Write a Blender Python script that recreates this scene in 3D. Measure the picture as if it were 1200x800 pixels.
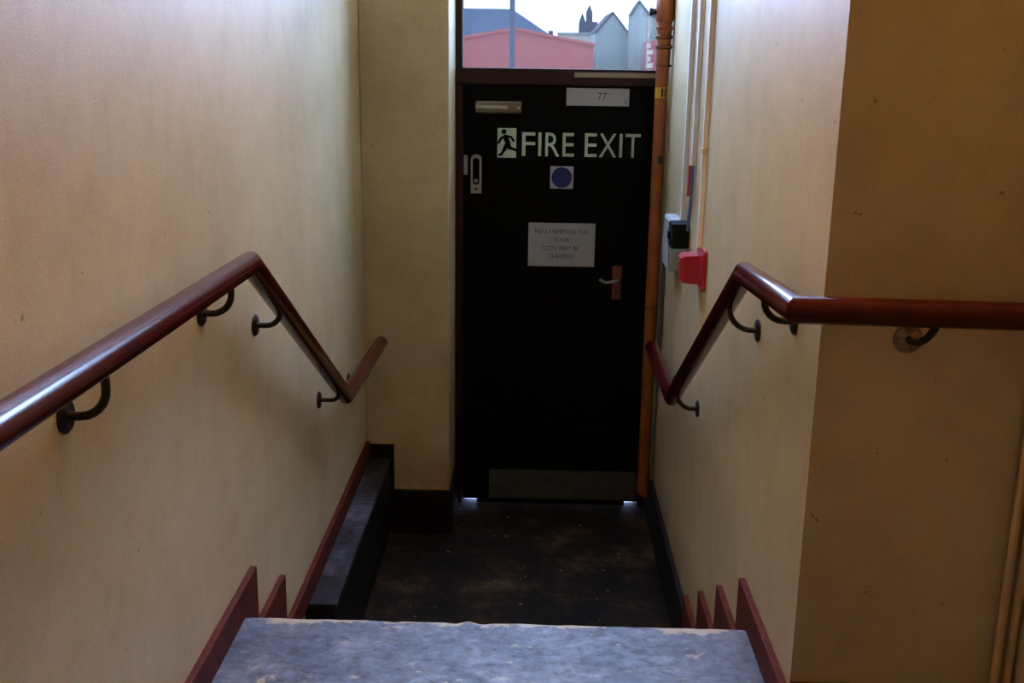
import bpy, bmesh, math, random
from mathutils import Vector, Matrix

for o in list(bpy.data.objects):
    bpy.data.objects.remove(o, do_unlink=True)
S = bpy.context.scene
COL = S.collection
rnd = random.Random(7)

# ------------------------------------------------------------------ camera
FPX, YAW, PITCH, ROLL, EYE = 1279.73, 0.0206068, 0.2577210, 0.0145484, 1.3986
fw = Vector((-math.sin(YAW) * math.cos(PITCH), math.cos(YAW) * math.cos(PITCH), -math.sin(PITCH)))
rt = Vector((math.cos(YAW), math.sin(YAW), 0))
up = rt.cross(fw)
r2 = rt * math.cos(ROLL) + up * math.sin(ROLL)
u2 = up * math.cos(ROLL) - rt * math.sin(ROLL)
cd = bpy.data.cameras.new('camera')
cd.sensor_width = 36.0
cd.lens = FPX / 1200 * 36.0
cd.clip_start, cd.clip_end = 0.05, 500
co = bpy.data.objects.new('camera', cd)
COL.objects.link(co)
co.matrix_world = Matrix(((r2.x, u2.x, -fw.x, 0), (r2.y, u2.y, -fw.y, 0), (r2.z, u2.z, -fw.z, EYE), (0, 0, 0, 1)))
S.camera = co

# ------------------------------------------------------------------ sky, exposure
SKY = 25.0
w = bpy.data.worlds.new('overcast_sky')
S.world = w
w.use_nodes = True
bg = w.node_tree.nodes['Background']
bg.inputs[0].default_value = (0.56, 0.78, 1.34, 1)
bg.inputs[1].default_value = SKY
LAMP = 72.0
vs = S.view_settings
vs.view_transform = 'Standard'
vs.look = 'None'
vs.exposure = 0.22
vs.gamma = 1.0
vs.use_curve_mapping = False

# ------------------------------------------------------------------ fitted layout (metres)
XL, XR = -0.737, 0.566
Y0, RISE, TREAD = 2.496, 0.179, 0.307
SK, SKD = 0.082, 0.125
YD, YP, YC = 4.948, 4.587, 2.103
ZF = -4 * RISE
XP = -0.368
XS = 1.031
CEIL = 4.3
CEIL_L = 3.8
SOFFIT = 3.0

# ------------------------------------------------------------------ materials
MATS = {}


def newmat(name):
    m = bpy.data.materials.new(name)
    m.use_nodes = True
    nt = m.node_tree
    b = nt.nodes['Principled BSDF']
    return m, nt, b


def N(nt, kind, **kw):
    n = nt.nodes.new(kind)
    for k, v in kw.items():
        setattr(n, k, v)
    return n


def coords(nt, scale=(1, 1, 1)):
    tc = N(nt, 'ShaderNodeTexCoord')
    mp = N(nt, 'ShaderNodeMapping')
    mp.inputs['Scale'].default_value = scale
    nt.links.new(tc.outputs['Object'], mp.inputs[0])
    return mp.outputs[0]


def noise(nt, vec, scale, detail=4, rough=0.55):
    n = N(nt, 'ShaderNodeTexNoise')
    n.inputs['Scale'].default_value = scale
    n.inputs['Detail'].default_value = detail
    n.inputs['Roughness'].default_value = rough
    nt.links.new(vec, n.inputs['Vector'])
    return n.outputs['Fac']


def ramp(nt, fac, stops):
    r = N(nt, 'ShaderNodeValToRGB')
    e = r.color_ramp.elements
    while len(e) < len(stops):
        e.new(0.5)
    for i, (p, c) in enumerate(stops):
        e[i].position = p
        e[i].color = (c[0], c[1], c[2], 1) if not isinstance(c, (int, float)) else (c, c, c, 1)
    nt.links.new(fac, r.inputs[0])
    return r.outputs[0]


def mixc(nt, fac, a, b, mode='MIX'):
    m = N(nt, 'ShaderNodeMix', data_type='RGBA', blend_type=mode)
    for sock, v in ((m.inputs[0], fac), (m.inputs[6], a), (m.inputs[7], b)):
        if isinstance(v, (int, float)):
            sock.default_value = v
        elif isinstance(v, tuple):
            sock.default_value = (v[0], v[1], v[2], 1)
        else:
            nt.links.new(v, sock)
    return m.outputs[2]


def bump(nt, b, h, strength=0.2, dist=0.004):
    n = N(nt, 'ShaderNodeBump')
    n.inputs['Strength'].default_value = strength
    n.inputs['Distance'].default_value = dist
    nt.links.new(h, n.inputs['Height'])
    nt.links.new(n.outputs[0], b.inputs['Normal'])


def simple(name, col, rough=0.5, metal=0.0, var=0.15, vscale=12.0, bmp=0.0, coat=0.0, spec=None):
    """paint / metal / plastic with slight tone variation"""
    m, nt, b = newmat(name)
    v = coords(nt)
    f = noise(nt, v, vscale)
    lo = tuple(c * (1 - var) for c in col)
    hi = tuple(min(1, c * (1 + var)) for c in col)
    c = ramp(nt, f, [(0.3, lo), (0.7, hi)])
    nt.links.new(c, b.inputs['Base Color'])
    b.inputs['Roughness'].default_value = rough
    b.inputs['Metallic'].default_value = metal
    if coat:
        b.inputs['Coat Weight'].default_value = coat
        b.inputs['Coat Roughness'].default_value = 0.12
    if spec is not None:
        b.inputs['Specular IOR Level'].default_value = spec
    if bmp:
        bump(nt, b, noise(nt, v, 140, 3), bmp, 0.002)
    MATS[name] = m
    return m


def wall_paint():
    m, nt, b = newmat('cream_wall_paint')
    v = coords(nt)
    big = noise(nt, v, 1.3, 5, 0.6)
    c = ramp(nt, big, [(0.3, (0.50, 0.395, 0.225)), (0.52, (0.60, 0.49, 0.285)), (0.75, (0.66, 0.55, 0.345))])
    grain = noise(nt, v, 330, 2, 0.6)
    g = ramp(nt, grain, [(0.25, 0.74), (0.75, 1.14)])
    c = mixc(nt, 1.0, c, g, 'MULTIPLY')
    mid = noise(nt, v, 5.5, 6, 0.7)
    c = mixc(nt, 1.0, c, ramp(nt, mid, [(0.32, (0.90, 0.87, 0.82)), (0.5, (1.0, 1.0, 1.0)), (0.68, (1.06, 1.06, 1.10))]), 'MULTIPLY')
    # scuffs and streaks, stretched along the height
    vs_ = coords(nt, (9, 9, 1.2))
    st = noise(nt, vs_, 2.4, 6, 0.65)
    s = ramp(nt, st, [(0.58, 0.0), (0.74, 0.32)])
    c = mixc(nt, s, c, (0.42, 0.33, 0.19))
    sp = noise(nt, v, 34, 2, 0.5)
    s2 = ramp(nt, sp, [(0.735, 0.0), (0.76, 0.8)])
    c = mixc(nt, s2, c, (0.20, 0.15, 0.09))
    # damp brown staining just above the lower floor
    tc = N(nt, 'ShaderNodeTexCoord')
    sx = N(nt, 'ShaderNodeSeparateXYZ')
    nt.links.new(tc.outputs['Object'], sx.inputs[0])
    mr = N(nt, 'ShaderNodeMapRange')
    mr.inputs['From Min'].default_value = -0.52
    mr.inputs['From Max'].default_value = -0.28
    mr.inputs['To Min'].default_value = 1.0
    mr.inputs['To Max'].default_value = 0.0
    nt.links.new(sx.outputs['Z'], mr.inputs['Value'])
    dm = noise(nt, v, 7, 5, 0.65)
    dmr = ramp(nt, dm, [(0.30, 0.1), (0.55, 1.0)])
    mm = N(nt, 'ShaderNodeMath', operation='MULTIPLY')
    nt.links.new(mr.outputs[0], mm.inputs[0])
    nt.links.new(dmr, mm.inputs[1])
    c = mixc(nt, mm.outputs[0], c, (0.30, 0.19, 0.085))
    nt.links.new(c, b.inputs['Base Color'])
    b.inputs['Roughness'].default_value = 0.45
    bump(nt, b, grain, 0.12, 0.003)
    MATS['wall'] = m


def blue_floor(key, edge):
    m, nt, b = newmat(key)
    v = coords(nt)
    a = noise(nt, v, 7, 8, 0.65)
    c = ramp(nt, a, [(0.28, (0.030, 0.036, 0.065)), (0.5, (0.080, 0.092, 0.135)), (0.72, (0.165, 0.18, 0.235))])
    f = noise(nt, coords(nt, (1, 1.4, 1)), 26, 8, 0.75)
    fr = ramp(nt, f, [(0.34, 0.45), (0.66, 1.6)])
    c = mixc(nt, 1.0, c, fr, 'MULTIPLY')
    # chips down to pale cement
    ch = noise(nt, coords(nt, (0.8, 1.6, 1)), 13, 9, 0.7)
    chr_ = ramp(nt, ch, [(0.60, 0.0), (0.67, 0.7)])
    # the worn nosing: more chips close to the edge
    tc = N(nt, 'ShaderNodeTexCoord')
    sx = N(nt, 'ShaderNodeSeparateXYZ')
    nt.links.new(tc.outputs['Object'], sx.inputs[0])
    mr = N(nt, 'ShaderNodeMapRange')
    mr.inputs['From Min'].default_value = Y0 - 0.045
    mr.inputs['From Max'].default_value = Y0
    nt.links.new(sx.outputs['Y'], mr.inputs['Value'])
    ed = noise(nt, v, 6, 5, 0.7)
    ad = N(nt, 'ShaderNodeMath', operation='MULTIPLY_ADD')
    ad.inputs[1].default_value = 0.22 if edge else 0.0
    nt.links.new(mr.outputs[0], ad.inputs[0])
    nt.links.new(ed, ad.inputs[2])
    er = ramp(nt, ad.outputs[0], [(0.64, 0.0), (0.69, 0.85)])
    mx = N(nt, 'ShaderNodeMath', operation='MAXIMUM')
    nt.links.new(chr_, mx.inputs[0])
    nt.links.new(er, mx.inputs[1])
    c = mixc(nt, mx.outputs[0], c, (0.42, 0.36, 0.25))
    nt.links.new(c, b.inputs['Base Color'])
    rr = ramp(nt, f, [(0.34, 0.55), (0.66, 0.28)])
    nt.links.new(rr, b.inputs['Roughness'])
    bump(nt, b, f, 0.5, 0.004)
    b.inputs['Specular IOR Level'].default_value = 0.4
    MATS[key] = m


def dark_floor():
    m, nt, b = newmat('worn_dark_floor')
    v = coords(nt)
    a = noise(nt, v, 4.5, 8, 0.7)
    c = ramp(nt, a, [(0.36, (0.004, 0.0036, 0.0033)), (0.5, (0.011, 0.008, 0.006)), (0.6, (0.032, 0.019, 0.010)), (0.72, (0.075, 0.060, 0.034))])
    f = noise(nt, v, 30, 6, 0.7)
    fr = ramp(nt, f, [(0.3, 0.45), (0.75, 1.6)])
    c = mixc(nt, 1.0, c, fr, 'MULTIPLY')
    sp = noise(nt, v, 24, 3, 0.5)
    s2 = ramp(nt, sp, [(0.70, 0.0), (0.74, 0.8)])
    c = mixc(nt, s2, c, (0.20, 0.18, 0.14))
    nt.links.new(c, b.inputs['Base Color'])
    b.inputs['Roughness'].default_value = 0.75
    b.inputs['Specular IOR Level'].default_value = 0.1
    bump(nt, b, f, 0.4, 0.004)
    MATS['dark_floor'] = m


def brick(name, c1, c2, mortar, scale=6.0):
    m, nt, b = newmat(name)
    n = N(nt, 'ShaderNodeTexBrick')
    n.inputs['Color1'].default_value = (*c1, 1)
    n.inputs['Color2'].default_value = (*c2, 1)
    n.inputs['Mortar'].default_value = (*mortar, 1)
    n.inputs['Scale'].default_value = scale
    tc = N(nt, 'ShaderNodeTexCoord')
    sx = N(nt, 'ShaderNodeSeparateXYZ')
    nt.links.new(tc.outputs['Object'], sx.inputs[0])
    ad = N(nt, 'ShaderNodeMath', operation='ADD')
    nt.links.new(sx.outputs['X'], ad.inputs[0])
    nt.links.new(sx.outputs['Y'], ad.inputs[1])
    cb = N(nt, 'ShaderNodeCombineXYZ')
    nt.links.new(ad.outputs[0], cb.inputs[0])
    nt.links.new(sx.outputs['Z'], cb.inputs[1])
    nt.links.new(cb.outputs[0], n.inputs['Vector'])
    nt.links.new(n.outputs['Color'], b.inputs['Base Color'])
    b.inputs['Roughness'].default_value = 0.9
    MATS[name] = m


def glass(key, tint):
    m = bpy.data.materials.new(key)
    m.use_nodes = True
    nt = m.node_tree
    nt.nodes.clear()
    out = N(nt, 'ShaderNodeOutputMaterial')
    tr = N(nt, 'ShaderNodeBsdfTransparent')
    tr.inputs[0].default_value = (*tint, 1)
    gl = N(nt, 'ShaderNodeBsdfGlossy')
    gl.inputs['Roughness'].default_value = 0.03
    haze_veil = N(nt, 'ShaderNodeBsdfTranslucent')  # translucent share mixed in as a washed haze over the view
    haze_veil.inputs[0].default_value = (0.85, 0.88, 0.95, 1)
    m1 = N(nt, 'ShaderNodeMixShader')
    nf = noise(nt, coords(nt), 60, 4, 0.6)
    nt.links.new(ramp(nt, nf, [(0.3, 0.003), (0.7, 0.010)]), m1.inputs[0])
    nt.links.new(tr.outputs[0], m1.inputs[1])
    nt.links.new(haze_veil.outputs[0], m1.inputs[2])
    m2 = N(nt, 'ShaderNodeMixShader')
    m2.inputs[0].default_value = 0.05
    nt.links.new(m1.outputs[0], m2.inputs[1])
    nt.links.new(gl.outputs[0], m2.inputs[2])
    nt.links.new(m2.outputs[0], out.inputs[0])
    MATS[key] = m


def emit(name, col, strength):
    m, nt, b = newmat(name)
    b.inputs['Base Color'].default_value = (0.9, 0.9, 0.88, 1)
    b.inputs['Emission Color'].default_value = (*col, 1)
    b.inputs['Emission Strength'].default_value = strength
    MATS[name] = m


def grimy_ledge():
    blue_floor('ledge_paint', False)
    m = MATS['ledge_paint']
    nt = m.node_tree
    b = nt.nodes['Principled BSDF']
    src = b.inputs['Base Color'].links[0].from_socket
    g = ramp(nt, noise(nt, coords(nt, (1, 0.6, 1)), 3.2, 6, 0.7), [(0.36, 0.25), (0.54, 0.95)])
    nt.links.new(mixc(nt, g, src, (0.012, 0.010, 0.009)), b.inputs['Base Color'])
    b.inputs['Specular IOR Level'].default_value = 0.2


grimy_ledge()
wall_paint(); blue_floor('blue_floor', True); blue_floor('blue_step', False); dark_floor()
glass('clear_glass', (0.93, 0.96, 0.97)); glass('view_dimming_glass', (0.33, 0.33, 0.31))  # dark tint added to dim the daylit view through the lower pane
brick('red_brick', (0.29, 0.064, 0.056), (0.33, 0.080, 0.066), (0.29, 0.10, 0.08))
emit('tube_light', (1.0, 0.63, 0.275), LAMP)
simple('ceiling_paint', (0.68, 0.62, 0.50), 0.8)
simple('rail_paint', (0.055, 0.006, 0.006), 0.19, var=0.2, vscale=20, spec=0.22)
simple('rail_bracket_metal', (0.022, 0.018, 0.012), 0.45, 0.6, var=0.4, vscale=60)
simple('bracket_bare_metal', (0.28, 0.20, 0.13), 0.35, 0.85, var=0.4, vscale=60)
simple('skirting_red', (0.085, 0.016, 0.009), 0.6, var=0.3, vscale=18, bmp=0.15, spec=0.1)
simple('skirting_black', (0.005, 0.0045, 0.004), 0.6, var=0.4, vscale=18, bmp=0.2, spec=0.2)
simple('door_black', (0.0022, 0.002, 0.0019), 0.6, var=0.3, vscale=8, spec=0.08)
simple('frame_brown', (0.022, 0.005, 0.004), 0.5, var=0.35, vscale=14, spec=0.25)
simple('pipe_orange', (0.32, 0.085, 0.02), 0.42, var=0.18, vscale=10, bmp=0.1)
simple('pipe_rust', (0.19, 0.055, 0.02), 0.55, var=0.3, vscale=30)
simple('tape_yellow', (0.60, 0.36, 0.02), 0.5)
simple('mark_black', (0.01, 0.01, 0.01), 0.6)
simple('valve_black', (0.012, 0.012, 0.012), 0.4)
simple('conduit_white', (0.80, 0.80, 0.80), 0.4, var=0.05)
simple('conduit_tan', (0.62, 0.47, 0.27), 0.45, var=0.12)
simple('cable_grey', (0.13, 0.14, 0.13), 0.5)
simple('cable_blue', (0.10, 0.14, 0.38), 0.5)
simple('cable_red', (0.42, 0.03, 0.05), 0.5)
simple('box_grey', (0.36, 0.40, 0.40), 0.4)
simple('box_black', (0.004, 0.008, 0.009), 0.5, spec=0.12)
simple('alarm_red', (0.30, 0.007, 0.018), 0.35, var=0.1, coat=0.3)
simple('steel_dull', (0.22, 0.22, 0.20), 0.55, 0.35, var=0.25, vscale=26)
simple('steel_kick', (0.075, 0.075, 0.068), 0.55, 0.3, var=0.25, vscale=16)
simple('steel_pale', (0.32, 0.31, 0.31), 0.4, 0.3, var=0.12)
simple('closer_bronze', (0.13, 0.115, 0.07), 0.4, 0.3, var=0.2)
simple('closer_strip', (0.40, 0.37, 0.29), 0.4, 0.2)
simple('handle_brass', (0.20, 0.055, 0.030), 0.4, 0.5, var=0.35, vscale=60)
simple('sign_dark_green', (0.0018, 0.0028, 0.0022), 0.6, spec=0.08)
simple('sign_pale_green', (0.46, 0.55, 0.41), 0.6, var=0.08)
simple('sign_white', (0.45, 0.44, 0.46), 0.6, var=0.06)
simple('paper_white', (0.36, 0.36, 0.36), 0.8, var=0.05)
simple('sign_blue', (0.006, 0.011, 0.11), 0.5)
simple('text_pale_blue', (0.025, 0.04, 0.19), 0.6)
simple('ink_purple', (0.09, 0.025, 0.07), 0.8)
simple('ink_dark', (0.035, 0.035, 0.05), 0.8)
simple('strip_pale', (0.25, 0.20, 0.14), 0.6, var=0.2)
simple('slate_blue', (0.034, 0.052, 0.085), 0.8, var=0.08, vscale=2)
simple('roof_dark_blue', (0.030, 0.036, 0.052), 0.8, var=0.1, vscale=2)
simple('render_pale_blue', (0.25, 0.29, 0.27), 0.9, var=0.06, vscale=2)
simple('render_white', (0.42, 0.37, 0.30), 0.9, var=0.05, vscale=2)
simple('post_blue_grey', (0.036, 0.050, 0.072), 0.6)
simple('pavement', (0.36, 0.36, 0.35), 0.9, var=0.15, vscale=3)


# ------------------------------------------------------------------ mesh helpers
def obj(name, bm, mat, parent=None, smooth=False):
    bmesh.ops.recalc_face_normals(bm, faces=bm.faces)
    me = bpy.data.meshes.new(name)
    bm.to_mesh(me)
    bm.free()
    me.materials.append(MATS[mat])
    if smooth:
        for p in me.polygons:
            p.use_smooth = True
        try:
            me.set_sharp_from_angle(angle=math.radians(40))
        except Exception:
            pass
    o = bpy.data.objects.new(name, me)
    COL.objects.link(o)
    if parent is not None:
        o.parent = parent
        o.matrix_parent_inverse = parent.matrix_basis.inverted()
    return o


def thing(name, label, cat, loc=(0, 0, 0), group=None):
    o = bpy.data.objects.new(name, None)
    COL.objects.link(o)
    o.location = loc
    o.empty_display_size = 0.05
    tag(o, label, cat, group)
    return o


def tag(o, label, cat, group=None):
    o['label'] = label
    o['category'] = cat
    if group:
        o['group'] = group
    return o


def struct(o):
    o['kind'] = 'structure'
    return o


def sempty(name, loc=(0, 0, 0)):
    o = bpy.data.objects.new(name, None)
    COL.objects.link(o)
    o.location = loc
    o.empty_display_size = 0.05
    return struct(o)


def box(x0, x1, y0, y1, z0, z1, bevel=0.0, seg=2, bm=None):
    own = bm is None
    b2 = bmesh.new()
    vv = [b2.verts.new((x, y, z)) for x in (x0, x1) for y in (y0, y1) for z in (z0, z1)]
    for f in ((0, 1, 3, 2), (4, 6, 7, 5), (0, 4, 5, 1), (2, 3, 7, 6), (0, 2, 6, 4), (1, 5, 7, 3)):
        b2.faces.new([vv[i] for i in f])
    if bevel:
        bmesh.ops.bevel(b2, geom=list(b2.edges), offset=bevel, segments=seg, profile=0.5, affect='EDGES')
    if own:
        return b2
    return join(bm, b2)


def join(bm, b2):
    me = bpy.data.meshes.new('tmp')
    b2.to_mesh(me)
    b2.free()
    bm.from_mesh(me)
    bpy.data.meshes.remove(me)
    return bm


def prism(pts, axis, a0, a1, bevel=0.0):
    """polygon in the plane across `axis`, extruded from a0 to a1"""
    bm = bmesh.new()

    def mk(p, a):
        if axis == 0:
            return (a, p[0], p[1])
        if axis == 1:
            return (p[0], a, p[1])
        return (p[0], p[1], a)
    A = [bm.verts.new(mk(p, a0)) for p in pts]
    B = [bm.verts.new(mk(p, a1)) for p in pts]
    bm.faces.new(A)
    bm.faces.new(B[::-1])
    n = len(pts)
    for i in range(n):
        bm.faces.new((A[i], A[(i + 1) % n], B[(i + 1) % n], B[i]))
    if bevel:
        bmesh.ops.recalc_face_normals(bm, faces=bm.faces)
        bmesh.ops.bevel(bm, geom=list(bm.edges), offset=bevel, segments=2, profile=0.5, affect='EDGES')
    return bm


def sweep(pts, profile, bm=None, cap=True):
    """profile [(side, up)] swept along a polyline with mitred joints"""
    if bm is None:
        bm = bmesh.new()
    P = [Vector(p) for p in pts]
    D = [(P[i + 1] - P[i]).normalized() for i in range(len(P) - 1)]
    rings = []
    prev_side = None

    def frame(d):
        nonlocal prev_side
        if abs(d.z) > 0.98:
            side = prev_side if prev_side is not None else Vector((1, 0, 0))
            side = (side - d * side.dot(d)).normalized()
        else:
            side = d.cross(Vector((0, 0, 1))).normalized()
        prev_side = side
        return side, side.cross(d).normalized()
    for i, p in enumerate(P):
        k = min(i, len(D) - 1)
        d = D[max(0, i - 1)]
        side, upv = frame(d)
        if i == 0:
            nrm = D[0]
        elif i == len(P) - 1:
            nrm = D[-1]
        else:
            nrm = (D[i - 1] + D[i]).normalized()
        ring = []
        for (a, b) in profile:
            q = p + side * a + upv * b
            t = (p - q).dot(nrm) / d.dot(nrm)
            ring.append(bm.verts.new(q + d * t))
        rings.append(ring)
    n = len(profile)
    for i in range(len(rings) - 1):
        for j in range(n):
            bm.faces.new((rings[i][j], rings[i][(j + 1) % n], rings[i + 1][(j + 1) % n], rings[i + 1][j]))
    if cap:
        bm.faces.new(rings[0][::-1])
        bm.faces.new(rings[-1])
    return bm


def circ(r, n=12, lo=None, hi=None):
    out = []
    for i in range(n):
        a = 2 * math.pi * (i + 0.5) / n
        x, y = r * math.cos(a), r * math.sin(a)
        if lo is not None:
            y = max(y, lo)
        if hi is not None:
            y = min(y, hi)
        out.append((x, y))
    return out


def tube(pts, r, n=12, bm=None):
    """round tube with a rotation-minimising frame"""
    if bm is None:
        bm = bmesh.new()
    P = [Vector(p) for p in pts]
    T = []
    for i in range(len(P)):
        a = P[max(0, i - 1)]
        b = P[min(len(P) - 1, i + 1)]
        T.append((b - a).normalized())
    ref = Vector((0, 0, 1)) if abs(T[0].z) < 0.9 else Vector((1, 0, 0))
    u = (ref - T[0] * ref.dot(T[0])).normalized()
    rings = []
    for i, p in enumerate(P):
        u = (u - T[i] * u.dot(T[i])).normalized()
        v = T[i].cross(u)
        rr = r[i] if isinstance(r, (list, tuple)) else r
        rings.append([bm.verts.new(p + (u * math.cos(2 * math.pi * j / n) + v * math.sin(2 * math.pi * j / n)) * rr) for j in range(n)])
    for i in range(len(rings) - 1):
        for j in range(n):
            bm.faces.new((rings[i][j], rings[i][(j + 1) % n], rings[i + 1][(j + 1) % n], rings[i + 1][j]))
    bm.faces.new(rings[0][::-1])
    bm.faces.new(rings[-1])
    return bm


def text_mesh(body, x0, x1, z0, z1, y, thick=0.002, bold=0.0):
    """lettering facing -Y, fitted into a box on a plane"""
    cu = bpy.data.curves.new('lettering', 'FONT')
    cu.body = body
    cu.align_x = 'LEFT'
    cu.size = 1.0
    cu.resolution_u = 3
    cu.offset = bold
    t = bpy.data.objects.new('lettering', cu)
    COL.objects.link(t)
    dg = bpy.context.evaluated_depsgraph_get()
    me = bpy.data.meshes.new_from_object(t.evaluated_get(dg))
    bpy.data.objects.remove(t, do_unlink=True)
    bpy.data.curves.remove(cu)
    bm = bmesh.new()
    bm.from_mesh(me)
    bpy.data.meshes.remove(me)
    xs = [v.co.x for v in bm.verts]
    ys = [v.co.y for v in bm.verts]
    ax, bx, ay, by = min(xs), max(xs), min(ys), max(ys)
    for v in bm.verts:
        v.co = Vector((x0 + (v.co.x - ax) / (bx - ax) * (x1 - x0), y, z0 + (v.co.y - ay) / (by - ay) * (z1 - z0)))
    bmesh.ops.remove_doubles(bm, verts=bm.verts, dist=1e-6)
    r = bmesh.ops.extrude_face_region(bm, geom=list(bm.faces))
    for g in r['geom']:
        if isinstance(g, bmesh.types.BMVert):
            g.co.y -= thick
    return bm


# ------------------------------------------------------------------ the shell
struct(obj('wall_left', box(XL - 0.2, XL, -2.2, 5.12, -1.0, CEIL), 'wall'))
struct(obj('wall_right', box(XR, XR + 0.15, YC, 5.12, -1.0, CEIL), 'wall'))
struct(obj('wall_front', box(XR + 0.15, XS + 0.15, YC, YC + 0.15, -1.0, CEIL), 'wall'))
struct(obj('wall_side', box(XS, XS + 0.15, -2.2, YC, -1.0, CEIL), 'wall'))
struct(obj('wall_rear', box(XL, XS + 0.15, -2.35, -2.2, -1.0, CEIL), 'wall'))
bm = box(XL, XP, YP, 5.12, -1.0, CEIL, 0.006)
WIN_T = 4.1
box(XP, XR, 4.95, 5.12, WIN_T + 0.04, CEIL, bm=bm)
struct(obj('wall_far', bm, 'wall'))
struct(obj('ceiling', box(XL - 0.2, XR + 0.15, 2.62, 5.12, CEIL, CEIL + 0.1), 'ceiling_paint'))
struct(obj('ceiling', box(XL - 0.2, XS + 0.15, -2.35, 2.62, CEIL_L, CEIL_L + 0.1), 'ceiling_paint'))
struct(obj('wall_upper', box(XL, XR, 2.62, 2.72, SOFFIT, CEIL), 'wall'))

# lower floor, steps and upper landing
struct(obj('floor', box(XL, XR, Y0 + 3 * TREAD, 4.985, -1.0, ZF), 'dark_floor'))
bm = prism([(XL, -2.2), (XS, -2.2), (XS, YC), (XR, YC), (XR, Y0 - 0.012)] +
           [(XR + (XL - XR) * k / 40, Y0 + (0 if k in (0, 40) else rnd.uniform(-0.003, 0.002))) for k in range(0, 41)] +
           [(XL, Y0 - 0.012)], 2, -1.0, 0.0)
top_edges = [e for e in bm.edges if all(v.co.z > -0.001 and v.co.y > Y0 - 0.01 for v in e.verts)]
bmesh.ops.bevel(bm, geom=top_edges, offset=0.010, segments=2, profile=0.5, affect='EDGES')
landing = struct(obj('floor', bm, 'blue_floor'))
stairs = sempty('floor', (0, Y0, ZF))
stairs.name = 'floor_steps'
for i in (1, 2, 3):
    b1 = box(XL, XR, Y0 + (i - 1) * TREAD, Y0 + i * TREAD, -1.0, -i * RISE, 0.008)
    obj('step', b1, 'blue_step', stairs)

# low ledge along the left wall
LW = -0.635
LY0 = Y0 + 2 * TREAD + SKD
ledge = thing('ledge', 'narrow boxed ledge with blue-grey top along the foot of the stairwell wall', 'ledge', (XL, LY0, ZF))
obj('ledge_top', box(XL, LW + 0.004, LY0, YP, -2 * RISE - 0.025, -2 * RISE, 0.004), 'ledge_paint', ledge)
obj('front_board', box(LW - 0.02, LW, LY0 + 0.02, YP, ZF, -2 * RISE - 0.025), 'skirting_black', ledge)
obj('end_board', box(XL, LW, LY0, LY0 + 0.02, ZF, -2 * RISE - 0.025), 'skirting_black', ledge)


# skirting boards
def stepped(steps, tail):
    upper = [(-2.2, SK)]
    lower = [(-2.2, 0.0)]
    for i in range(steps):
        upper += [(Y0 + SKD + i * TREAD, SK - i * RISE), (Y0 + SKD + i * TREAD, SK - (i + 1) * RISE)]
        lower += [(Y0 + i * TREAD, -i * RISE), (Y0 + i * TREAD, -(i + 1) * RISE)]
    return upper, lower, tail


u, l, _ = stepped(2, 0)
u += [(YP - 0.02, SK - 2 * RISE)]
l += [(YP - 0.02, -2 * RISE)]
struct(obj('baseboard_left', prism(u + l[::-1], 0, XL, XL + 0.018, 0.003), 'skirting_red'))
u, l, _ = stepped(4, 0)
u = [(YC - 0.018, SK)] + u[1:-1] + [(Y0 + SKD + 3 * TREAD, ZF)]
l = [(YC - 0.018, 0.0)] + l[1:]
struct(obj('baseboard_right', prism(u + l[::-1], 0, XR - 0.018, XR, 0.003), 'skirting_red'))
struct(obj('baseboard_front', box(XR, XS, YC - 0.018, YC, 0, 0.10, 0.003), 'skirting_red'))
LS = 0.208
struct(obj('baseboard_right_lower', box(XR - 0.02, XR, Y0 + SKD + 3 * TREAD, 4.93, ZF, ZF + LS, 0.003), 'skirting_black'))
pts = [(LW, ZF), (XP + 0.015, ZF), (XP + 0.015, ZF + LS), (-0.614, ZF + LS), (-0.614, -0.294), (XL, -0.294), (XL, -2 * RISE), (LW, -2 * RISE)]
struct(obj('baseboard_far', prism(pts, 1, YP - 0.02, YP, 0.003), 'skirting_black'))
struct(obj('baseboard_reveal', box(XP, XP + 0.015, YP, 4.93, ZF, ZF + LS, 0.003), 'skirting_black'))

# ------------------------------------------------------------------ door
door = sempty('door_1', (0.09, YD, ZF))
FJ = 0.033
DT = 1.262
bm = box(XP, XP + FJ, 4.93, 5.05, ZF, DT + 0.004, 0.003)
box(XR - 0.052, XR, 4.93, 5.05, ZF, DT + 0.004, 0.003, bm=bm)
box(XP, XR, 4.93, 5.05, DT + 0.004, 1.336, 0.003, bm=bm)
box(XP + 0.01, XP + FJ + 0.018, YD + 0.044, 5.05, ZF, DT, bm=bm)
box(XR - 0.07, XR - 0.01, YD + 0.044, 5.05, ZF, DT, bm=bm)
box(XP + 0.01, XR - 0.01, YD + 0.044, 5.05, DT - 0.02, DT + 0.01, bm=bm)
obj('door_frame', bm, 'frame_brown', door)
leaf = obj('door_leaf', box(-0.333, 0.512, YD, YD + 0.042, ZF + 0.016, DT, 0.002), 'door_black', door)
obj('draught_strip', box(-0.262, 0.452, YD - 0.006, YD + 0.03, ZF + 0.001, ZF + 0.02), 'door_black', door)
obj('kick_plate', box(-0.204, 0.505, YD - 0.003, YD, -0.692, -0.544, 0.001), 'steel_kick', door)
obj('draught_seal', box(0.155, 0.53, 4.924, 4.93, 1.302, 1.323, 0.001), 'strip_pale', door)
# door closer
cl = obj('door_closer', box(-0.278, -0.075, YD - 0.045, YD, 1.142, 1.194, 0.006), 'closer_bronze', door)
obj('cover_strip', box(-0.276, -0.135, YD - 0.047, YD - 0.044, 1.163, 1.177, 0.001), 'closer_strip', cl)
obj('adjusting_screw', tube([(-0.087, YD - 0.048, 1.168), (-0.087, YD - 0.044, 1.168)], 0.006), 'closer_strip', cl)
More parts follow.
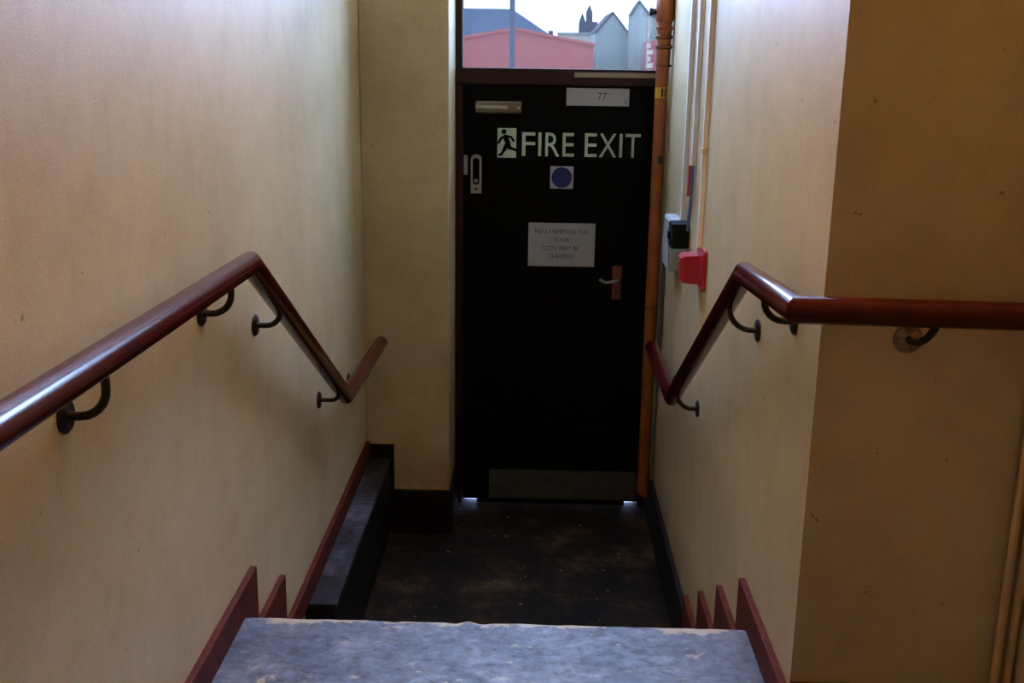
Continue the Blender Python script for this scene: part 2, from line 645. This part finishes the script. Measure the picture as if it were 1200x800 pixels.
# night latch: pale plate with a slot and a keeper
lp = []
for k in range(9):
    a = math.pi * k / 8
    lp.append((-0.274 + 0.024 * math.cos(a), 0.942 + 0.018 * math.sin(a)))
lp += [(-0.298, 0.786), (-0.250, 0.786)]
latch = obj('night_latch', prism(lp, 1, YD - 0.016, YD, 0.0015), 'steel_pale', door)
sp = []
for k in range(9):
    a = math.pi * k / 8
    sp.append((-0.274 + 0.015 * math.cos(a), 0.932 + 0.013 * math.sin(a)))
for k in range(9):
    a = math.pi + math.pi * k / 8
    sp.append((-0.274 + 0.015 * math.cos(a), 0.838 + 0.013 * math.sin(a)))
obj('latch_slot', prism(sp, 1, YD - 0.0185, YD - 0.0155), 'door_black', latch)
obj('latch_knob', tube([(-0.274, YD - 0.030, 0.843), (-0.274, YD - 0.018, 0.843)], 0.009), 'steel_dull', latch)
obj('keyhole', tube([(-0.274, YD - 0.0175, 0.806), (-0.274, YD - 0.0155, 0.806)], 0.006), 'mark_black', latch)
obj('latch_keeper', box(-0.330, -0.313, YD - 0.018, YD, 0.868, 0.956, 0.002), 'steel_pale', door)
# lever handle on a long back plate
hp = obj('handle_plate', box(0.354, 0.398, YD - 0.008, YD, 0.305, 0.462, 0.003), 'handle_brass', door)
obj('lever', tube([(0.376, YD - 0.008, 0.402), (0.376, YD - 0.045, 0.402), (0.368, YD - 0.052, 0.401), (0.345, YD - 0.053, 0.396), (0.318, YD - 0.053, 0.394), (0.302, YD - 0.052, 0.402), (0.294, YD - 0.05, 0.408)],
                  [0.009, 0.009, 0.009, 0.008, 0.0075, 0.0085, 0.008]), 'steel_dull', hp)
obj('lever_rose', tube([(0.376, YD - 0.014, 0.402), (0.376, YD - 0.007, 0.402)], 0.016), 'handle_brass', hp)
obj('keyhole', tube([(0.376, YD - 0.0095, 0.345), (0.376, YD - 0.0075, 0.345)], 0.006), 'mark_black', hp)

# transom window over the door
win = sempty('window_1', (0.09, 5.0, 1.336))
bm = box(XP, XP + 0.030, 4.95, 5.05, 1.336, WIN_T + 0.04, 0.003)
box(XR - 0.03, XR, 4.95, 5.05, 1.336, WIN_T + 0.04, 0.003, bm=bm)
box(XP + 0.03, XR - 0.03, 4.95, 5.05, WIN_T, WIN_T + 0.04, 0.003, bm=bm)
obj('window_frame', bm, 'frame_brown', win)
obj('pane', box(XP + 0.03, XR - 0.03, 4.995, 4.999, 1.336, 1.70), 'view_dimming_glass', win)
obj('glazing_bar', box(XP + 0.03, XR - 0.03, 4.97, 5.03, 1.70, 1.73, 0.003), 'frame_brown', win)  # unseen bar, added where the dimming tint stops
obj('pane', box(XP + 0.03, XR - 0.03, 4.995, 4.999, 1.73, WIN_T), 'clear_glass', win)

# ------------------------------------------------------------------ signs on the door
ys = YD - 0.0005
fs = thing('fire_exit_sign', 'dark sign with pale green FIRE EXIT lettering and running figure on the door', 'sign', (0.135, YD, 0.935))
obj('sign_plate', box(-0.186, 0.468, ys - 0.003, ys, 0.935, 1.088, 0.001), 'sign_dark_green', fs)
pg = obj('pictogram_panel', box(-0.180, -0.096, ys - 0.004, ys - 0.003, 0.947, 1.077), 'sign_pale_green', fs)


def cap2(x0, z0, x1, z1, r, ya, yb, bm):
    a = math.atan2(z1 - z0, x1 - x0)
    pp = [(x1 + r * math.cos(a - math.pi / 2 + math.pi * k / 6), z1 + r * math.sin(a - math.pi / 2 + math.pi * k / 6)) for k in range(7)]
    pp += [(x0 + r * math.cos(a + math.pi / 2 + math.pi * k / 6), z0 + r * math.sin(a + math.pi / 2 + math.pi * k / 6)) for k in range(7)]
    return join(bm, prism(pp, 1, ya, yb))


bm = bmesh.new()
PX, PZ, K = -0.180, 0.947, 0.130


def pc(a, b):
    return PX + a * 0.084, PZ + b * K


for (a, b, c, d, r) in [(.34, .88, .345, .881, .0115), (.42, .70, .56, .50, .0115), (.42, .72, .20, .66, .0055), (.20, .66, .06, .50, .0055),
                        (.46, .74, .72, .70, .0055), (.72, .70, .86, .58, .0055), (.56, .50, .64, .34, .009), (.64, .34, .96, .27, .0065),
                        (.52, .48, .38, .28, .009), (.38, .28, .20, .10, .0065), (.20, .10, .10, .09, .0055)]:
    cap2(*pc(a, b), *pc(c, d), r, ys - 0.0052, ys - 0.004, bm)
obj('running_figure', bm, 'sign_dark_green', pg)
lets = [('F', -.070, -.016), ('I', -.003, .009), ('R', .026, .084), ('E', .097, .144),
        ('E', .188, .238), ('X', .247, .318), ('I', .330, .342), ('T', .354, .416)]
sc = (0.458 + .070) / (0.416 + .070)
for ch, a, b in lets:
    a2 = -.070 + (a + .070) * sc
    b2 = -.070 + (b + .070) * sc
    obj('letter', text_mesh(ch, a2, b2, 0.956, 1.060, ys - 0.003, 0.001, 0.0), 'sign_pale_green', fs)

ms = thing('mandatory_sign', 'small square white sign with a blue disc on the door', 'sign', (0.11, YD, 0.812))
obj('sign_plate', box(0.059, 0.163, ys - 0.002, ys, 0.812, 0.912, 0.001), 'sign_white', ms)
dd = obj('blue_disc', tube([(0.111, ys - 0.003, 0.862), (0.111, ys - 0.002, 0.862)], 0.046, 32), 'sign_blue', ms)
obj('lettering', text_mesh('FIRE DOOR', 0.078, 0.144, 0.866, 0.874, ys - 0.003, 0.0005), 'text_pale_blue', dd)
obj('lettering', text_mesh('KEEP SHUT', 0.078, 0.144, 0.850, 0.858, ys - 0.003, 0.0005), 'text_pale_blue', dd)

nb = thing('number_plate', 'pale blank-looking strip plate numbered 77 at the top of the door', 'sign', (0.26, YD, 1.182))
obj('plate', box(0.123, 0.400, ys - 0.004, ys, 1.180, 1.256, 0.001), 'paper_white', nb)
obj('digit', text_mesh('7', 0.262, 0.278, 1.207, 1.236, ys - 0.004, 0.0006), 'ink_dark', nb)
obj('digit', text_mesh('7', 0.283, 0.300, 1.207, 1.236, ys - 0.004, 0.0006), 'ink_dark', nb)
obj('screw', tube([(0.386, ys - 0.0055, 1.196), (0.386, ys - 0.004, 1.196)], 0.004), 'ink_dark', nb)

nt_ = thing('paper_notice', 'white paper notice with four lines of print on the door', 'notice', (0.12, YD, 0.455))
obj('sheet', box(-0.034, 0.270, ys - 0.001, ys, 0.456, 0.656), 'paper_white', nt_)
for body, a, b, z0, z1, mt in [('NO ATTEMPTING THIS', -.004, .240, .606, .626, 'ink_purple'), ('DOOR', .082, .153, .570, .588, 'ink_purple'),
                               ('CCTV MAY BE', .030, .198, .531, .551, 'ink_dark'), ('CHECKED', .058, .178, .493, .513, 'ink_dark')]:
    obj('text_line', text_mesh(body, a, b, z0, z1, ys - 0.001, 0.0004, 0.0), mt, nt_)

# ------------------------------------------------------------------ handrails
RP = circ(0.0272, 24)


def bracket(parent, wall_pt, normal, rail_pt, bare=False):
    """round wall plate, curved arm, saddle under the rail"""
    w_ = Vector(wall_pt)
    n = Vector(normal)
    r_ = Vector(rail_pt)
    br = obj('bracket', tube([w_, w_ + n * 0.004, w_ + n * 0.008], [0.029, 0.029, 0.024], 20), 'bracket_bare_metal' if bare else 'rail_bracket_metal', parent, True)
    reach = (r_ - w_).dot(n)
    e0 = w_ + n * 0.006
    e1 = Vector((r_.x, r_.y, w_.z)) if True else None
    pts = [e0]
    rad = min(0.045, max(0.02, r_.z - 0.02 - w_.z))
    cx = w_ + n * (reach - rad)
    cx.x += 0
    along = Vector((r_.x, r_.y, 0)) - Vector((w_.x, w_.y, 0)) - n * reach
    for k in range(7):
        a = (math.pi / 2) * k / 6
        pts.append(w_ + n * (reach - rad + rad * math.sin(a)) + Vector((0, 0, rad * (1 - math.cos(a)))) + along * (k / 6))
    pts.append(Vector((r_.x, r_.y, r_.z - 0.019)))
    obj('arm', tube(pts, 0.0075, 10), 'rail_bracket_metal', br, True)
    return br


def rail_z(y, A, B):
    return A[2] + (B[2] - A[2]) * (y - A[1]) / (B[1] - A[1])


XLR = XL + 0.070
hl = thing('handrail', 'dark red handrail on the stairwell wall above the ledge', 'handrail', (XLR, 2.5, 0.0), 'handrails of the stairs')
A, B = (XLR, 2.502, 0.916), (XLR, 3.715, 0.205)
obj('rail', sweep([(XLR, -0.6, 0.975), A, B, (-0.648, 4.47, 0.205)], RP), 'rail_paint', hl, True)
obj('end_cap', tube([(-0.648, 4.468, 0.205), (-0.6477, 4.482, 0.205), (-0.6475, 4.489, 0.205)], [0.0235, 0.021, 0.012], 20), 'rail_paint', hl, True)
for y, z in ((0.5, 0.835), (1.616, 0.837), (2.332, 0.834)):
    bracket(hl, (XL, y, z), (1, 0, 0), (XLR, y, 0.92))
bracket(hl, (XL, 2.777, 0.697), (1, 0, 0), (XLR, 2.777, rail_z(2.777, A, B)))
bracket(hl, (XL, 3.566, 0.237), (1, 0, 0), (XLR, 3.60, rail_z(3.60, A, B)))
bracket(hl, (XL, 4.15, 0.13), (1, 0, 0), (-0.655, 4.15, 0.205))

XRR = XR - 0.070
hr = thing('handrail', 'dark red handrail bent round the wall corner beside the steps', 'handrail', (XRR, 2.5, 0.0), 'handrails of the stairs')
A, B = (XRR, 2.555, 0.903), (XRR, 3.728, 0.220)
obj('rail', sweep([(XS - 0.004, YC - 0.070, 0.930), (XRR + 0.002, YC - 0.070, 0.936), A, B, (XRR, 4.44, 0.218)], RP), 'rail_paint', hr, True)
obj('end_cap', tube([(XRR, 4.438, 0.218), (XRR, 4.452, 0.218), (XRR, 4.459, 0.218)], [0.0235, 0.021, 0.012], 20), 'rail_paint', hr, True)
bracket(hr, (XR, 2.315, 0.846), (-1, 0, 0), (XRR, 2.315, 0.92))
bracket(hr, (XR, 2.683, 0.733), (-1, 0, 0), (XRR, 2.72, rail_z(2.72, A, B)))
bracket(hr, (XR, 3.565, 0.234), (-1, 0, 0), (XRR, 3.60, rail_z(3.60, A, B)))
bracket(hr, (XR, 4.18, 0.14), (-1, 0, 0), (XRR, 4.18, 0.218))
bracket(hr, (0.737, YC, 0.866), (0, -1, 0), (0.765, YC - 0.070, 0.932), True)

# ------------------------------------------------------------------ orange pipe in the corner
PXc, PYc, PR = 0.527, 4.83, 0.0265
pipe = thing('gas_pipe', 'orange painted upright pipe with fittings in the corner beside the door', 'pipe', (PXc, PYc, -0.6))
pts = [(PXc, PYc, 1.36), (PXc, PYc, -0.555)]
for k in range(1, 7):
    a = (math.pi / 2) * k / 6
    pts.append((PXc + 0.035 * (1 - math.cos(a)), PYc, -0.57 - 0.035 * math.sin(a)))
pts.append((XR, PYc, -0.605))
obj('pipe_run', tube(pts, PR, 20), 'pipe_orange', pipe, True)
obj('elbow', tube(pts[1:8], PR + 0.004, 20), 'pipe_orange', pipe, True)
obj('upper_pipe', tube([(PXc, PYc, 1.33), (PXc, PYc, 1.36), (PXc, PYc, 1.52), (PXc, PYc, CEIL)], [0.027, 0.031, 0.033, 0.033], 20), 'pipe_orange', pipe, True)
for z in (1.435, 1.475, 1.512):
    obj('collar', tube([(PXc, PYc, z - 0.009), (PXc, PYc, z - 0.005), (PXc, PYc, z + 0.005), (PXc, PYc, z + 0.009)], [0.033, 0.038, 0.038, 0.033], 20), 'pipe_rust' if z < 1.5 else 'pipe_orange', pipe, True)
tee = obj('tee_fitting', tube([(PXc, PYc, 1.535), (PXc, PYc, 1.545), (PXc, PYc, 1.63), (PXc, PYc, 1.64)], [0.033, 0.039, 0.039, 0.033], 20), 'pipe_orange', pipe, True)
obj('test_plug', tube([(PXc - 0.03, PYc, 1.578), (PXc - 0.052, PYc, 1.578), (PXc - 0.053, PYc, 1.578), (PXc - 0.066, PYc, 1.578)], [0.014, 0.014, 0.019, 0.017], 12), 'valve_black', tee, True)
obj('clip_ring', tube([(PXc, PYc, 1.352), (PXc, PYc, 1.362)], PR + 0.006, 20), 'pipe_rust', pipe, True)
obj('clip_rod', tube([(PXc + 0.03, PYc, 1.357), (XR, PYc, 1.357)], 0.004, 8), 'valve_black', pipe, True)
for z, hh in ((1.245, 0.045), (0.96, 0.0)):
    if hh:
        tp = obj('tape_band', tube([(PXc, PYc, z - hh / 2), (PXc, PYc, z + hh / 2)], PR + 0.0012, 20), 'tape_yellow', pipe, True)
    a0 = -math.pi / 2 - 0.1
    bm = bmesh.new()
    for k in range(2):
        aa = [a0 + 0.32 * t / 4 + (0.5 * k if hh else 0.3 * k) for t in range(5)]
        for i in range(4):
            q = []
            for (ang, zz) in ((aa[i], z - 0.018), (aa[i + 1], z - 0.018), (aa[i + 1], z + 0.018), (aa[i], z + 0.018)):
                q.append(bm.verts.new((PXc + (PR + 0.002) * math.cos(ang), PYc + (PR + 0.002) * math.sin(ang), zz)))
            bm.faces.new(q)
    obj('printed_mark', bm, 'mark_black', pipe)
for z in (0.30,):
    obj('pipe_clip', tube([(PXc, PYc, z - 0.008), (PXc, PYc, z + 0.008)], PR + 0.002, 20), 'pipe_rust', pipe, True)

# grey service cables running down beside it
for k, (x, y, r, g) in enumerate([(XR - 0.010, 4.745, 0.009, 'thick grey cable running down the wall behind the orange pipe'),
                                  (XR - 0.006, 4.665, 0.005, 'thin grey cable running down the wall from the switch box')]):
    zb = -0.50 if k == 0 else 0.10
    tag(obj('cable', tube([(x, y, zb), (x, y, 0.2), (x, y, 0.56)], r, 10), 'cable_grey', None, True), g, 'cable')

# ------------------------------------------------------------------ trunking, boxes and alarm on the right wall
def trunk(y, zb, wy, dx, label):
    t = thing('cable_trunking', label, 'trunking', (XR, y, zb), 'white trunking on the stairwell wall')
    obj('channel', box(XR - dx * 0.75, XR, y - wy / 2, y + wy / 2, zb, CEIL), 'conduit_white', t)
    obj('lid', box(XR - dx, XR - dx * 0.70, y - wy / 2 - 0.001, y + wy / 2 + 0.001, zb, CEIL, 0.002), 'conduit_white', t)
    return t


trunk(4.165, 0.74, 0.022, 0.016, 'white cable trunking that runs down to the grey switch box')
trunk(3.955, 1.02, 0.022, 0.016, 'white cable trunking that ends above the black switch')
tt = trunk(3.705, 0.765, 0.018, 0.016, 'white cable trunking that runs down to the red alarm')
obj('saddle_clip', box(XR - 0.019, XR, 3.690, 3.720, 1.085, 1.103, 0.002), 'conduit_tan', tt)
tag(obj('blue_cable', tube([(XR - 0.008, 3.96, 1.02), (XR - 0.008, 3.96, 0.94), (XR - 0.009, 3.965, 0.88), (XR - 0.012, 3.985, 0.78)], 0.006, 8), 'cable_blue', None, True), 'blue cable hanging from the trunking to the black switch', 'cable')
tag(obj('red_cable', tube([(XR - 0.019, 3.955, 1.02), (XR - 0.020, 3.955, 0.96), (XR - 0.020, 3.957, 0.91)], 0.005, 8), 'cable_red', None, True), 'short red cable beside the blue cable under the trunking', 'cable')

sb = thing('switch_box', 'tall pale grey electrical box on the wall near the orange pipe', 'electrical box', (XR, 4.3, 0.52))
obj('body', box(XR - 0.046, XR, 4.20, 4.40, 0.585, 0.785, 0.005), 'box_grey', sb)
obj('lid', box(XR - 0.052, XR - 0.044, 4.205, 4.395, 0.59, 0.780, 0.003), 'box_grey', sb)
bk = thing('isolator_switch', 'small black switch block on the wall beside the grey box', 'switch', (XR, 4.04, 0.71))
obj('body', box(XR - 0.066, XR, 4.005, 4.10, 0.708, 0.802, 0.005), 'box_black', bk)
obj('toggle', box(XR - 0.076, XR - 0.064, 4.035, 4.065, 0.740, 0.770, 0.004), 'box_black', bk)

al = thing('fire_alarm', 'red fire alarm unit on a flared wall plate above the handrail', 'alarm', (XR, 3.62, 0.64))
yc, zc = 3.625, 0.710
pp = [(3.555, 0.652), (3.57, 0.640), (3.70, 0.650), (3.70, 0.770), (3.57, 0.785), (3.555, 0.775)]
obj('wall_plate', prism(pp, 0, XR - 0.014, XR, 0.004), 'alarm_red', al)
bm = bmesh.new()
R1 = [(XR - 0.012, a, b) for a, b in ((3.665, 0.646), (3.755, 0.646), (3.755, 0.744), (3.665, 0.744))]
R2 = [(XR - 0.060, a, b) for a, b in ((3.668, 0.649), (3.752, 0.649), (3.752, 0.741), (3.668, 0.741))]
R3 = [(XR - 0.072, a, b) for a, b in ((3.678, 0.658), (3.742, 0.658), (3.742, 0.732), (3.678, 0.732))]
rr = [[bm.verts.new(q) for q in R] for R in (R1, R2, R3)]
for i in range(2):
    for j in range(4):
        bm.faces.new((rr[i][j], rr[i][(j + 1) % 4], rr[i + 1][(j + 1) % 4], rr[i + 1][j]))
bm.faces.new(rr[0]); bm.faces.new(rr[2])
obj('body', bm, 'alarm_red', al)
obj('sounder_grille', box(XR - 0.0745, XR - 0.0715, 3.690, 3.730, 0.670, 0.720, 0.001), 'alarm_red', al)

# tan pipes in the corner of the wall that faces the landing
for k, (x, lab) in enumerate([(XS - 0.041, 'thin tan painted pipe standing clear of the landing corner'), (XS - 0.014, 'thin tan painted pipe tight in the landing corner')]):
    t = thing('heating_pipe', lab, 'pipe', (x, YC - 0.012, 0.0), 'tan pipes in the landing corner')
    obj('pipe_run', tube([(x, YC - 0.020, 0.0), (x, YC - 0.020, 0.80), (x, YC - 0.020, CEIL_L)], 0.0085, 12), 'conduit_tan', t, True)
    obj('pipe_clip', box(x - 0.010, x + 0.010, YC - 0.034, YC, 1.40, 1.415, 0.001), 'conduit_tan', t)

# ------------------------------------------------------------------ ceiling lamp over the steps (above the frame)
lm = thing('ceiling_lamp', 'warm fluorescent batten lamp on the ceiling above the top step', 'lamp', (-0.08, 2.22, CEIL_L))
obj('lamp_body', box(-0.62, 0.46, 2.11, 2.33, CEIL_L - 0.05, CEIL_L, 0.004), 'conduit_white', lm)
obj('diffuser', box(-0.60, 0.44, 2.13, 2.31, CEIL_L - 0.09, CEIL_L - 0.05, 0.012), 'tube_light', lm)

# ------------------------------------------------------------------ outside
struct(obj('ground', box(-60, 60, 4.985, 140, ZF - 0.3, ZF - 0.001), 'pavement'))
GZ = ZF - 0.001


def gable(name, label, cat, x0, x1, y0, y1, eave, peak, px, wall_m, roof_m, over=0.12):
    t = thing(name, label, cat, ((x0 + x1) / 2, (y0 + y1) / 2, GZ))
    obj('walls', prism([(x0, GZ), (x1, GZ), (x1, eave), (px, peak), (x0, eave)], 1, y0, y1), wall_m, t)
    th = 0.10
    for (xa, za, sgn) in ((x0, eave, -1), (x1, eave, 1)):
        dx, dz = px - xa, peak - za
        L = math.hypot(dx, dz)
        ex, ez = xa - dx / L * over, za - dz / L * over
        obj('roof_slope', prism([(ex, ez), (px, peak), (px, peak + th), (ex, ez + th)], 1, y0 - 0.06, y1 + 0.06), roof_m, t)
    return t


shed = gable('brick_shed', 'low red brick shed with a shallow gable seen through the window', 'building', -3.72, 1.915, 40, 51, 1.69, 2.20, -0.90, 'red_brick', 'red_brick', 0.05)
# big slate hipped roof behind
hb = thing('slate_roofed_hall', 'broad hall with a blue slate hipped roof behind the brick shed', 'building', (-6, 64, GZ))
obj('walls', box(-16, 0.5, 61, 72, GZ, 2.25), 'render_white', hb)
bm = bmesh.new()
ev = [bm.verts.new(q) for q in ((-16.4, 60.6, 2.2), (0.85, 60.6, 2.2), (0.85, 72.4, 2.2), (-16.4, 72.4, 2.2))]
rg = [bm.verts.new(q) for q in ((-14.0, 63.0, 3.78), (-1.55, 63.0, 3.78), (-1.55, 69.0, 3.78), (-14.0, 69.0, 3.78))]
for i in range(4):
    bm.faces.new((ev[i], ev[(i + 1) % 4], rg[(i + 1) % 4], rg[i]))
bm.faces.new(rg); bm.faces.new(ev[::-1])
obj('roof', bm, 'slate_blue', hb)
for (a, b, z) in ((0.13, 0.36, 2.58), (0.45, 0.72, 2.62)):
    obj('roof_vent', box(a, b, 61.2, 61.6, 2.2, z, 0.02), 'roof_dark_blue', hb)
wb = thing('white_outbuilding', 'low white outbuilding between the brick shed and the gabled house', 'building', (2.0, 58, GZ))
obj('walls', box(0.95, 3.0, 57, 60, GZ, 2.38), 'render_white', wb)
obj('roof', box(0.9, 3.05, 56.9, 60.1, 2.38, 2.46), 'render_pale_blue', wb)
gable('gabled_house', 'pale blue house with a tall pointed gable and dark roof', 'building', 2.46, 3.90, 50, 56, 2.30, 3.15, 3.18, 'render_pale_blue', 'roof_dark_blue', 0.0)
g2 = gable('gabled_house', 'taller pale blue house with a narrow gable beside the orange pipe', 'building', 3.86, 4.68, 48.5, 49.9, 3.0, 3.56, 4.2, 'render_pale_blue', 'roof_dark_blue', 0.0)
obj('downpipe', tube([(4.62, 48.44, GZ), (4.62, 48.44, 3.0)], 0.05, 8), 'render_white', g2, True)
sd = thing('pale_side_building', 'pale flat-topped building with a white corner strip behind the brick pier', 'building', (5.2, 51, GZ))
obj('walls', box(4.74, 6.4, 50.2, 55, GZ, 3.05), 'render_pale_blue', sd)
obj('roof', box(4.70, 6.45, 50.1, 55.1, 3.05, 3.25), 'roof_dark_blue', sd)
obj('corner_strip', box(4.78, 4.95, 50.14, 50.2, GZ, 3.05), 'render_white', sd)
qb = thing('brick_pier_building', 'small red brick building with white corner stones by the orange pipe', 'building', (4.9, 47, GZ))
obj('walls', box(4.42, 6.2, 46.5, 48.2, GZ, 1.96), 'red_brick', qb)
for i in range(10):
    wq = 0.26 if i % 2 == 0 else 0.16
    obj('quoin', box(4.40, 4.40 + wq, 46.46, 46.76, GZ + 0.02 + i * 0.265, GZ + 0.02 + i * 0.265 + 0.2), 'render_white', qb)
# distant dark twin turrets
tw = thing('turreted_tower', 'distant dark blue turreted tower above the white outbuilding', 'building', (3.0, 71, GZ))
obj('walls', box(2.44, 3.55, 70, 72, GZ, 3.35), 'roof_dark_blue', tw)
for (x, wd, zt_) in ((2.60, 0.18, 3.85), (3.02, 0.20, 4.35)):
    bm = box(x - wd, x + wd, 70.1, 70.5, 3.3, zt_ - 0.45)
    obj('turret', bm, 'roof_dark_blue', tw)
    obj('spire', tube([(x, 70.3, zt_ - 0.45), (x, 70.3, zt_)], [wd * 1.05, 0.02], 8), 'roof_dark_blue', tw)
# street lamp post
ps = thing('lamp_post', 'blue-grey lamp post standing in front of the brick shed', 'lamp post', (-0.605, 25, GZ))
obj('base', tube([(-0.605, 25, GZ), (-0.605, 25, GZ + 1.1), (-0.605, 25, GZ + 1.15)], [0.095, 0.095, 0.065], 14), 'post_blue_grey', ps, True)
obj('post', tube([(-0.605, 25, GZ + 1.1), (-0.612, 25, 2.4), (-0.612, 25, 5.6)], [0.066, 0.062, 0.045], 14), 'post_blue_grey', ps, True)
obj('lantern_arm', tube([(-0.612, 25, 5.55), (-0.612, 24.8, 5.85), (-0.612, 24.3, 5.95)], 0.03, 8), 'post_blue_grey', ps, True)
obj('lantern', box(-0.74, -0.48, 23.7, 24.35, 5.88, 6.02, 0.03), 'post_blue_grey', ps)
